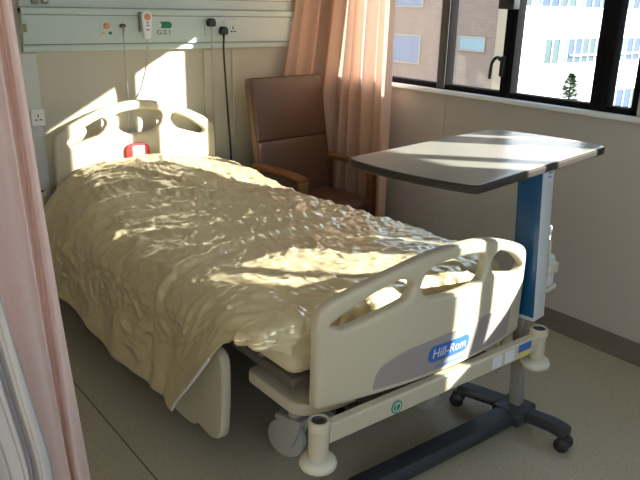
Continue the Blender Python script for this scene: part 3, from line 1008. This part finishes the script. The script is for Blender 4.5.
# cross-section parameter: left drape, rounded shoulder, top, rounded shoulder, right drape
Wt, RL, RR = 1.02, 0.16, 0.075
La, Lb = 0.40, 0.30
U = np.linspace(0, 1, NU)
TL, TR = 0.27, 0.86          # u at left shoulder start / right shoulder end
X = np.zeros((NU, NV)); Y = np.zeros((NU, NV)); Z = np.zeros((NU, NV))
side = np.zeros((NU, NV)); hang = np.zeros((NU, NV))
for j in range(NV):
    y = ytop[j]
    xl = -1.932 + 0.0 * y + 0.02 * max(0, -y - 1.9)
    xr = -0.885 + bxo(y)
    hmp = hump[j]
    wh = math.exp(-((y + 0.25) / 0.38) ** 2)
    for_l = RL + 0.35 * hmp + 0.26 * wh
    zt = zbase[j]
    a = U
    # x on top
    e = np.clip((a - TL) / (TR - TL), 0, 1)
    x = xl + (xr - xl) * e
    cross = np.clip(1 - 0.77 * ((x + 1.42) / 0.55) ** 2, 0, 1)
    z = zt + hmp * cross
    # rounded shoulders (superellipse quarter)
    dl = np.clip((x - xl) / for_l, 0, 1)
    ff = min(1.0, max(0.0, (y + 2.15) / 0.4)); ff = ff * ff * (3 - 2 * ff)
    dropL = (0.02 + 0.09 * ff + 0.5 * hmp + 0.20 * wh) * (1 - np.sqrt(np.clip(1 - (1 - dl) ** 2.2, 0, 1)))
    dr = np.clip((xr - x) / RR, 0, 1)
    dropR = 0.07 * (1 - np.sqrt(np.clip(1 - (1 - dr) ** 2.2, 0, 1)))
    z = z - dropL - dropR
    # drapes
    sL = np.clip((TL - a) / TL, 0, 1)
    sR = np.clip((a - TR) / (1 - TR), 0, 1)
    z0L = z[np.argmin(np.abs(a - TL))]
    hemL = 0.178 + 0.012 * math.sin(y * 7) + 0.41 * max(0.0, (-y - 1.76) / 0.36) ** 0.9
    hemL = min(hemL, z0L - 0.01)
    z = np.where(a < TL, z0L + (hemL - z0L) * sL, z)
    x = np.where(a < TL, xl - 0.012 * sL - 0.02 * sL * sL, x)
    zr = z[np.argmin(np.abs(a - TR))]
    z = np.where(a > TR, zr + (0.34 - zr) * sR, z)
    x = np.where(a > TR, xr + 0.015 * sR, x)
    X[:, j] = x; Z[:, j] = z; side[:, j] = sL
    hang[:, j] = np.maximum(sL, sR)
    # y, the hem of the left drape stops short of the foot corner
    t = (ytop[j] + 0.135) / (-2.155 + 0.135)
    ylow = -0.135 - 1.96 * t
    yy = y + (ylow - y) * sL ** 1.15
    Y[:, j] = yy
    # head tuck and foot roll
    if arc[j] < 0:
        q = -arc[j] / S_HEAD
        Z[:, j] -= (0.10 * q) * (1 - sL)
        Y[:, j] += 0.012 * math.sin(q * PI / 2)
    over = arc[j] - S_TOP
    if over > 0:
        q = over / S_FOOT
        keep = np.clip(1 - 1.6 * sL, 0, 1) * (0.15 + 0.85 * np.clip((x - xl) / 0.20, 0, 1) ** 1.2)
        Y[:, j] -= 0.018 * math.sin(q * PI / 2) * keep
        Z[:, j] -= (0.165 * q ** 1.2) * keep
# soften the foot edge and shoulders
def blur(A, n):
    for _ in range(n):
        P = np.pad(A, 1, mode='edge')
        A2 = (P[:-2, 1:-1] + P[2:, 1:-1] + P[1:-1, :-2] + P[1:-1, 2:] + 2 * A) / 6
        A2[0, :] = A[0, :]; A2[-1, :] = A[-1, :]; A2[:, 0] = A[:, 0]; A2[:, -1] = A[:, -1]
        A = A2
    return A
X, Y, Z = blur(X, 14), blur(Y, 14), blur(Z, 14)
# cloth arc-length coordinates for the wrinkles
du = np.sqrt(np.diff(X, axis=0) ** 2 + np.diff(Y, axis=0) ** 2 + np.diff(Z, axis=0) ** 2)
AU = np.vstack([np.zeros((1, NV)), np.cumsum(du, 0)])
AV = np.tile(arc, (NU, 1))
wu = AU + 0.03 * vnoise(AU * 6, AV * 6, 5); wv = AV + 0.03 * vnoise(AU * 6 + 9, AV * 6 + 3, 6)
rot_ = 0.5
ru = wu * math.cos(rot_) + wv * math.sin(rot_); rv = -wu * math.sin(rot_) + wv * math.cos(rot_)
topm = np.clip(1 - 1.1 * side, 0.12, 1)
D = 0.016 * (vnoise(wu * 4 + 1, wv * 3.2, 1) - 0.5)
D += 0.008 * (ridged(ru * 9, rv * 5 + 4, 2) ** 2 - 0.35) * topm
D += 0.010 * (ridged(rv * 15 + 3, ru * 11, 3) ** 2 - 0.35) * topm
D += 0.0055 * (ridged(wu * 34, wv * 20, 4) ** 1.6 - 0.4) * topm
D += 0.0028 * (ridged(ru * 64, rv * 40 + 7, 8) ** 1.4 - 0.4) * topm
# drape folds on the hanging side
fold = (np.sin(AV * 17 + 2.2 * vnoise(AV * 3, AU * 0.7, 9) * 3) * 0.5 + (vnoise(AV * 9, AU * 1.2, 10) - 0.5) * 1.4)
D += 0.016 * fold * np.clip(side * 1.6, 0, 1) * np.clip((ytop[None, :] + 2.02) / 0.35, 0, 1)
# a couple of long soft creases across the top
for (cu_, cv_, ang, ln, amp) in ((0.62, 0.62, 0.25, 0.55, 0.022), (0.75, 0.80, 0.15, 0.5, 0.018), (0.55, 0.42, 0.6, 0.3, 0.018), (0.9, 1.15, 0.2, 0.5, 0.016), (0.7, 1.4, -0.1, 0.5, 0.016), (0.85, 0.45, 1.1, 0.3, 0.014)):
    a = (AU - cu_) * math.cos(ang) + (AV - cv_) * math.sin(ang); b = -(AU - cu_) * math.sin(ang) + (AV - cv_) * math.cos(ang)
    b = b + 0.03 * np.sin(a * 9)
    D += amp * np.exp(-(b / 0.022) ** 2) * np.exp(-(a / ln) ** 4)
gx = np.stack([np.gradient(A, axis=0) for A in (X, Y, Z)], -1)
gy_ = np.stack([np.gradient(A, axis=1) for A in (X, Y, Z)], -1)
N = np.cross(gx, gy_); N /= np.linalg.norm(N, axis=-1, keepdims=True) + 1e-12
if N[NU // 2, NV // 2, 2] < 0:
    N = -N
D += 0.010
X2 = X + N[..., 0] * D; Y2 = Y + N[..., 1] * D; Z2 = Z + N[..., 2] * D
Y2 = np.minimum(Y2, -0.105)
me = grid_mesh('bedspread', X2, Y2, Z2)
bs = obj('bedspread', me, 'satin', None, 0, loc=(-1.4, -1.1, 0.6))
bs.data.shade_smooth()
tag(bs, 'wrinkled champagne gold satin bedspread draped over the hospital bed', 'bedspread')
hemp = [bs.location + bs.data.vertices[0 * NV + j].co + Vector((-0.003, 0, 0.001)) for j in range(8, NV - 60, 6)]
obj('hem_piping', tube(B(), hemp, 0.0045, 6, 2), 'card', bs)
so1 = bs.modifiers.new('solid', 'SOLIDIFY'); so1.thickness = 0.008; so1.offset = -1

# ------------------------------------------------------------------ overbed table
TA = 0.1495
TC = Vector((-1.1335, -2.2343, 1.066))
ob = thing('overbed_table', 'overbed table with grey laminate top and blue column standing at the bed foot', 'table', (-0.82, -2.19, 0))
TM = Matrix.Translation((TC.x, TC.y, 0)) @ Matrix.Rotation(TA, 4, 'Z')
TLh, TWh = 0.405, 0.222
ol = []
for k in range(9):
    s = -1 + 2 * k / 8
    ol.append((TLh - 0.002 + 0.030 * (1 - s * s), s * TWh))
for k in range(9):
    s = 1 - 2 * k / 8
    ol.append((-TLh + 0.002 - 0.030 * (1 - s * s), s * TWh))
ol = [(x, y, 0.03 if abs(abs(y) - TWh) < 1e-6 else 0.05) for x, y in ol]
bm = plate(fillet(ol, .03, 5), [], 0.024, 0.006)
xform(bm, lambda c: TM @ Vector((c.x, c.y, TC.z - 0.0125 + c.z)))
tt = obj('tabletop', bm, 'tableedge', ob, 40)
bm = plate(fillet([(x * 0.992, y * 0.985, r) for x, y, r in ol], .03, 5), [], 0.002, 0.0006)
xform(bm, lambda c: TM @ Vector((c.x, c.y, TC.z + c.z)))
obj('laminate_surface', bm, 'table', tt, 40)
CLX, CLY = 0.315, 0.0     # column in table coordinates
def tbox(bm, x0, x1, y0, y1, z0, z1, bev=0.0, seg=2):
    # the loaded column leans slightly towards the wall end
    n0 = len(bm.verts)
    box(bm, CLX + x0, CLX + x1, CLY + y0, CLY + y1, z0, z1, bev, seg)
    bm.verts.ensure_lookup_table()
    for v in bm.verts:
        k_ = 1 - min(1.0, max(0.0, v.co.z - 0.08) / 0.94)
        v.co = TM @ Vector((v.co.x - 0.045 * k_, v.co.y - 0.080 * k_, v.co.z))
    return bm
bm = B(); tbox(bm, -0.34, 0.06, -0.05, 0.05, 1.020, 1.0415, 0.004); obj('top_bracket', bm, 'tableedge', ob)
bm = B(); tbox(bm, -0.028, 0.055, -0.064, 0.030, 0.432, 1.022, 0.008, 3); cs = obj('column_sleeve', bm, 'twhite', ob)
bm = B(); tbox(bm, -0.033, -0.027, -0.062, 0.028, 0.45, 1.018, 0.002); obj('blue_panel', bm, 'tblue', ob)
bm = B(); tbox(bm, -0.005, 0.040, -0.0655, -0.0635, 0.93, 1.005); lb = obj('instruction_label', bm, 'card', ob, 0)
for k, z in enumerate((0.99, 0.976, 0.962, 0.948)):
    bm = B(); tbox(bm, 0.002, 0.034 - 0.006 * (k % 2), -0.0662, -0.0652, z - 0.003, z + 0.003); obj('label_line', bm, 'bluepale', lb, 0)
bm = B(); tbox(bm, -0.020, 0.022, -0.022, 0.020, 0.075, 0.44, 0.006, 3); obj('inner_column', bm, 'steel', ob)
def flat_tube(pts, w, h, name):
    bm = B()
    P = crom(pts, 8)
    rg = []
    for i, p in enumerate(P):
        t = (P[min(i + 1, len(P) - 1)] - P[max(i - 1, 0)]); t.z = 0; t.normalize()
        n = Vector((-t.y, t.x, 0))
        ww = w
        sec = [(-1, -0.6), (-0.9, -1), (0.9, -1), (1, -0.6), (1, 0.3), (0.7, 0.95), (0, 1.05), (-0.7, 0.95), (-1, 0.3)]
        rg.append([bm.verts.new(p + n * a * ww / 2 + Vector((0, 0, b * h / 2))) for a, b in sec])
    for a, b in zip(rg[:-1], rg[1:]):
        for k in range(9):
            bm.faces.new((a[k], a[(k + 1) % 9], b[(k + 1) % 9], b[k]))
    bm.faces.new(rg[0]); bm.faces.new(rg[-1])
    bmesh.ops.recalc_face_normals(bm, faces=bm.faces[:])
    return obj(name, bm, 'tbase', ob, 40)
HB = TM @ Vector((CLX - 0.045, CLY - 0.080, 0))
bm = B(); box(bm, CLX - 0.12, CLX + 0.01, CLY - 0.14, CLY - 0.02, 0.035, 0.088, 0.012, 3, TM); obj('base_hub', bm, 'tbase', ob)
bm = B(); box(bm, CLX - 0.117, CLX - 0.107, CLY - 0.133, CLY - 0.027, 0.033, 0.0905, 0.003, 2, TM); obj('hub_collar', bm, 'black', ob)
flat_tube([HB + Vector((-0.05, -0.005, 0.062)), HB + Vector((-0.3, 0.0, 0.056)), HB + Vector((-0.6, 0.01, 0.050)), HB + Vector((-0.775, 0.018, 0.046))], 0.088, 0.050, 'base_beam')
E1 = Vector((-0.925, -2.060, 0)); E2 = Vector((-0.850, -2.490, 0))
flat_tube([E1 + Vector((0, 0, 0.075)), E1 * 0.75 + HB * 0.25 + Vector((0, 0, 0.078)), HB + Vector((0, 0.05, 0.066)), HB + Vector((0, -0.05, 0.066)), E2 * 0.75 + HB * 0.25 + Vector((0, 0, 0.078)), E2 + Vector((0, 0, 0.073))], 0.062, 0.038, 'cross_leg')
def twin(x, y, ang, zt=0.055):
    Rm = Matrix.Translation((x, y, 0)) @ Matrix.Rotation(ang, 4, 'Z')
    r = 0.027
    bm = B(); box(bm, -0.009, 0.009, -0.018, 0.024, 0.022, zt, 0.004, 2, Rm)
    f = obj('caster', bm, 'black', ob, 35)
    for s in (-1, 1):
        bm = B()
        lathe(bm, None, [(0, -0.010), (r * .8, -0.010), (r, -0.006), (r, 0.006), (r * .8, 0.010), (0, 0.010)], 22, Rm @ Matrix.Translation((s * 0.0195, 0.005, r)) @ Matrix.Rotation(PI / 2, 4, 'Y'))
        obj('wheel', bm, 'black', f, 40)
twin(E1.x, E1.y, 0.5); twin(E2.x, E2.y, 0.2)
twin(HB.x - 0.73, HB.y + 0.030, 0.2, 0.03)

# white bottle holder behind the column
bh = thing('bottle_holder', 'white pump bottle in a bracket hanging behind the blue column', 'bottle', tuple(TM @ Vector((CLX + 0.032, 0, 0.5))))
bm = B(); box(bm, CLX + 0.040, CLX + 0.052, -0.095, -0.03, 0.545, 0.76, 0.003, 2, TM)
obj('bracket', bm, 'bed', bh)
bx_, by_ = CLX + 0.090, -0.062
bm = B(); lathe(bm, None, [(0, 0.575), (0.030, 0.575), (0.035, 0.582), (0.035, 0.665), (0.030, 0.685), (0.011, 0.70), (0.011, 0.712), (0.014, 0.713), (0.014, 0.728), (0, 0.729)], 24, TM @ Matrix.Translation((bx_, by_, 0)))
obj('bottle', bm, 'twhite', bh)
bm = B(); tube(bm, [TM @ Vector((bx_, by_, 0.727)), TM @ Vector((bx_, by_, 0.76)), TM @ Vector((bx_ - 0.008, by_ - 0.005, 0.792)), TM @ Vector((bx_ - 0.028, by_ - 0.012, 0.80)), TM @ Vector((bx_ - 0.040, by_ - 0.02, 0.775))], 0.0065, 10, 6)
obj('pump_spout', bm, 'white', bh)
bm = B(); box(bm, CLX + 0.050, CLX + 0.130, -0.100, -0.027, 0.555, 0.574, 0.006, 2, TM); obj('cradle', bm, 'bedpale', bh)
bm = B(); box(bm, CLX + 0.050, CLX + 0.126, -0.0985, -0.092, 0.62, 0.66, 0.003, 2, TM)
box(bm, CLX + 0.120, CLX + 0.126, -0.0985, -0.028, 0.62, 0.66, 0.003, 2, TM)
obj('bottle_clip', bm, 'bedpale', bh)

bh.location.z -= 0.045
# ------------------------------------------------------------------ armchair
CA = math.radians(5.0)
CO = Vector((-0.437, -0.425, 0))
CM = Matrix.Translation(CO) @ Matrix.Rotation(CA, 4, 'Z')
ch = thing('armchair', 'high backed brown leather armchair with wooden arms in the corner', 'armchair', tuple(CO))
def cbox(x0, x1, y0, y1, z0, z1, bev, seg=3, tilt=None):
    mm = CM if tilt is None else CM @ tilt
    return box(B(), x0, x1, y0, y1, z0, z1, bev, seg, mm)
tilt = Matrix.Translation((0, 0.08, 0.40)) @ Matrix.Rotation(math.radians(-11), 4, 'X') @ Matrix.Translation((0, -0.08, -0.40))
bkw = 0.268
def cushion(x0, x1, y0, y1, z0, z1, r, puff, mtx):
    bm = B(); box(bm, x0, x1, y0, y1, z0, z1, r, 4)
    for it in range(3):
        for ax, lo, hi in ((0, x0, x1), (2, z0, z1)):
            pass
    bmesh.ops.subdivide_edges(bm, edges=[e for e in bm.edges if e.calc_length() > 0.15], cuts=6, use_grid_fill=True)
    for v in bm.verts:
        fx = 1 - ((v.co.x - (x0 + x1) / 2) / ((x1 - x0) / 2)) ** 2
        fz = 1 - ((v.co.z - (z0 + z1) / 2) / ((z1 - z0) / 2)) ** 2
        if v.co.y < (y0 + y1) / 2:
            v.co.y -= puff * max(0, fx) ** 0.6 * max(0, fz) ** 0.6
        v.co = mtx @ v.co
    return bm
bkm = CM @ tilt
obj('backrest', cushion(-bkw, bkw, 0.08, 0.145, 0.40, 0.746, 0.010, 0.014, bkm), 'leather', ch, 50)
obj('headrest', cushion(-bkw, bkw, 0.08, 0.145, 0.7465, 1.105, 0.012, 0.014, bkm), 'leather', ch, 50)
obj('back_side', box(B(), -bkw - 0.006, -bkw + 0.004, 0.092, 0.138, 0.42, 1.08, 0.004, 2, bkm), 'leatherside', ch)
obj('seat', cushion(-0.225, 0.225, -0.30, 0.11, 0.33, 0.43, 0.03, 0.01, CM), 'leather', ch, 50)
obj('seat_rail', cbox(-0.228, 0.228, -0.285, 0.17, 0.275, 0.332, 0.006), 'wood', ch)
for s in (-1, 1):
    x = s * 0.270
    bm = B()
    P = crom([(x, 0.17, 0.605), (x, 0.05, 0.607), (x, -0.14, 0.604), (x, -0.255, 0.592)], 6)
    rg = []
    for p in P:
        sec = [(-.026, -.014), (.026, -.014), (.029, -.009), (.029, .008), (.022, .014), (-.022, .014), (-.029, .008), (-.029, -.009)]
        rg.append([bm.verts.new(CM @ Vector((p.x + a, p.y, p.z + b))) for a, b in sec])
    for a, b in zip(rg[:-1], rg[1:]):
        for k in range(8):
            bm.faces.new((a[k], a[(k + 1) % 8], b[(k + 1) % 8], b[k]))
    bm.faces.new(rg[0]); bm.faces.new(rg[-1]); bmesh.ops.recalc_face_normals(bm, faces=bm.faces[:])
    obj('arm', bm, 'wood', ch, 40)
    obj('leg', cbox(x - 0.022, x + 0.022, -0.262, -0.215, 0, 0.580, 0.005, 2), 'wood', ch)
    obj('leg', cbox(x - 0.022, x + 0.022, 0.11, 0.16, 0, 0.594, 0.005, 2), 'wood', ch)

# ------------------------------------------------------------------ curtains
def curtain(name, label, path, pleats, amp, z0, z1, m, seed=1, nz=70, nt=420, spread=0.0, phase=0.0, grp=None, waist=None):
    P = crom([(x, y, 0) for x, y in path], 40)
    A = np.array([[p.x, p.y] for p in P])
    L = np.concatenate([[0], np.cumsum(np.linalg.norm(np.diff(A, axis=0), axis=1))])
    t = np.linspace(0, 1, nt)
    cx = np.interp(t * L[-1], L, A[:, 0]); cy = np.interp(t * L[-1], L, A[:, 1])
    tx = np.gradient(cx); ty = np.gradient(cy); ln = np.hypot(tx, ty); tx /= ln; ty /= ln
    zz = np.linspace(0, 1, nz)           # 0 bottom .. 1 top
    T, ZZ = np.meshgrid(t, zz, indexing='ij')
    wob = 0.9 * (vnoise(T * pleats * 0.55 + 3, ZZ * 1.6, seed) - 0.5) + 0.25 * (vnoise(T * pleats * 1.7, ZZ * 3.0, seed + 1) - 0.5)
    ph = 2 * PI * pleats * T + phase + 3.4 * wob
    am = amp * (0.65 + 0.7 * vnoise(T * pleats * 0.8 + 8, ZZ * 1.3, seed + 2))
    off = am * (np.sin(ph) + 0.28 * np.sin(2 * ph + 1.0)) + amp * 0.25 * (vnoise(T * pleats * 3, ZZ * 2.2, seed + 5) - 0.5)
    alo = amp * 0.55 * np.sin(ph * 0.5 + 1.3)
    s = 1 + spread * (1 - ZZ)
    mid = 0.5
    CXm = cx[:, None] + (tx * 1)[:, None] * alo; CYm = cy[:, None] + (ty * 1)[:, None] * alo
    X = CXm - ty[:, None] * off * s; Y = CYm + tx[:, None] * off * s
    if waist:
        X += waist[0](ZZ, T); Y += waist[1](ZZ, T)
    Zg = z0 + (z1 - z0) * ZZ + 0.004 * np.sin(ph)
    me = grid_mesh(name, X, Y, Zg, uv=(T * L[-1] * 2.2, ZZ))
    o = obj(name, me, m, None, 0, loc=(float(cx.mean()), float(cy.mean()), z0))
    o.data.shade_smooth()
    tag(o, label, 'curtain', grp)
    return o
curtain('window_curtain', 'peach curtain bunched in the corner behind the armchair beside the window', [(-0.335, -0.088), (-0.24, -0.066), (-0.12, -0.075), (-0.055, -0.20), (-0.06, -0.42), (-0.07, -0.58), (-0.10, -0.68), (-0.175, -0.765), (-0.19, -0.815)], 9, 0.025, 0.10, 2.5, 'peach', seed=21, nt=600,
        waist=(lambda z, t: (1 - t) ** 2 * 0.45 * (np.clip(z, 0.36, 0.72) - 0.52), lambda z, t: 0 * z))
curtain('cubicle_curtain', 'pink cubicle curtain hanging at the left beside the bed head', [(-2.458, -2.02), (-2.53, -2.0), (-2.62, -2.02), (-2.82, -2.0), (-3.15, -1.98)], 10, 0.022, 0.12, 2.55, 'pink', seed=33, nt=500, spread=0.2,
        waist=(lambda z, t: 0.10 * (1 - z) ** 1.5, lambda z, t: 0 * z))
curtain('cubicle_curtain', 'white curtain with thin grey stripes hanging in front of the pink one', [(-2.54, -2.17), (-2.60, -2.15), (-2.75, -2.17), (-3.1, -2.14)], 7, 0.018, 0.12, 2.55, 'liner', seed=45, nt=400, spread=0.2,
        waist=(lambda z, t: 0.07 * (1 - z) ** 1.3 - 0.015 - 0.25 * np.clip(z - 0.15, 0, 1), lambda z, t: 0 * z))
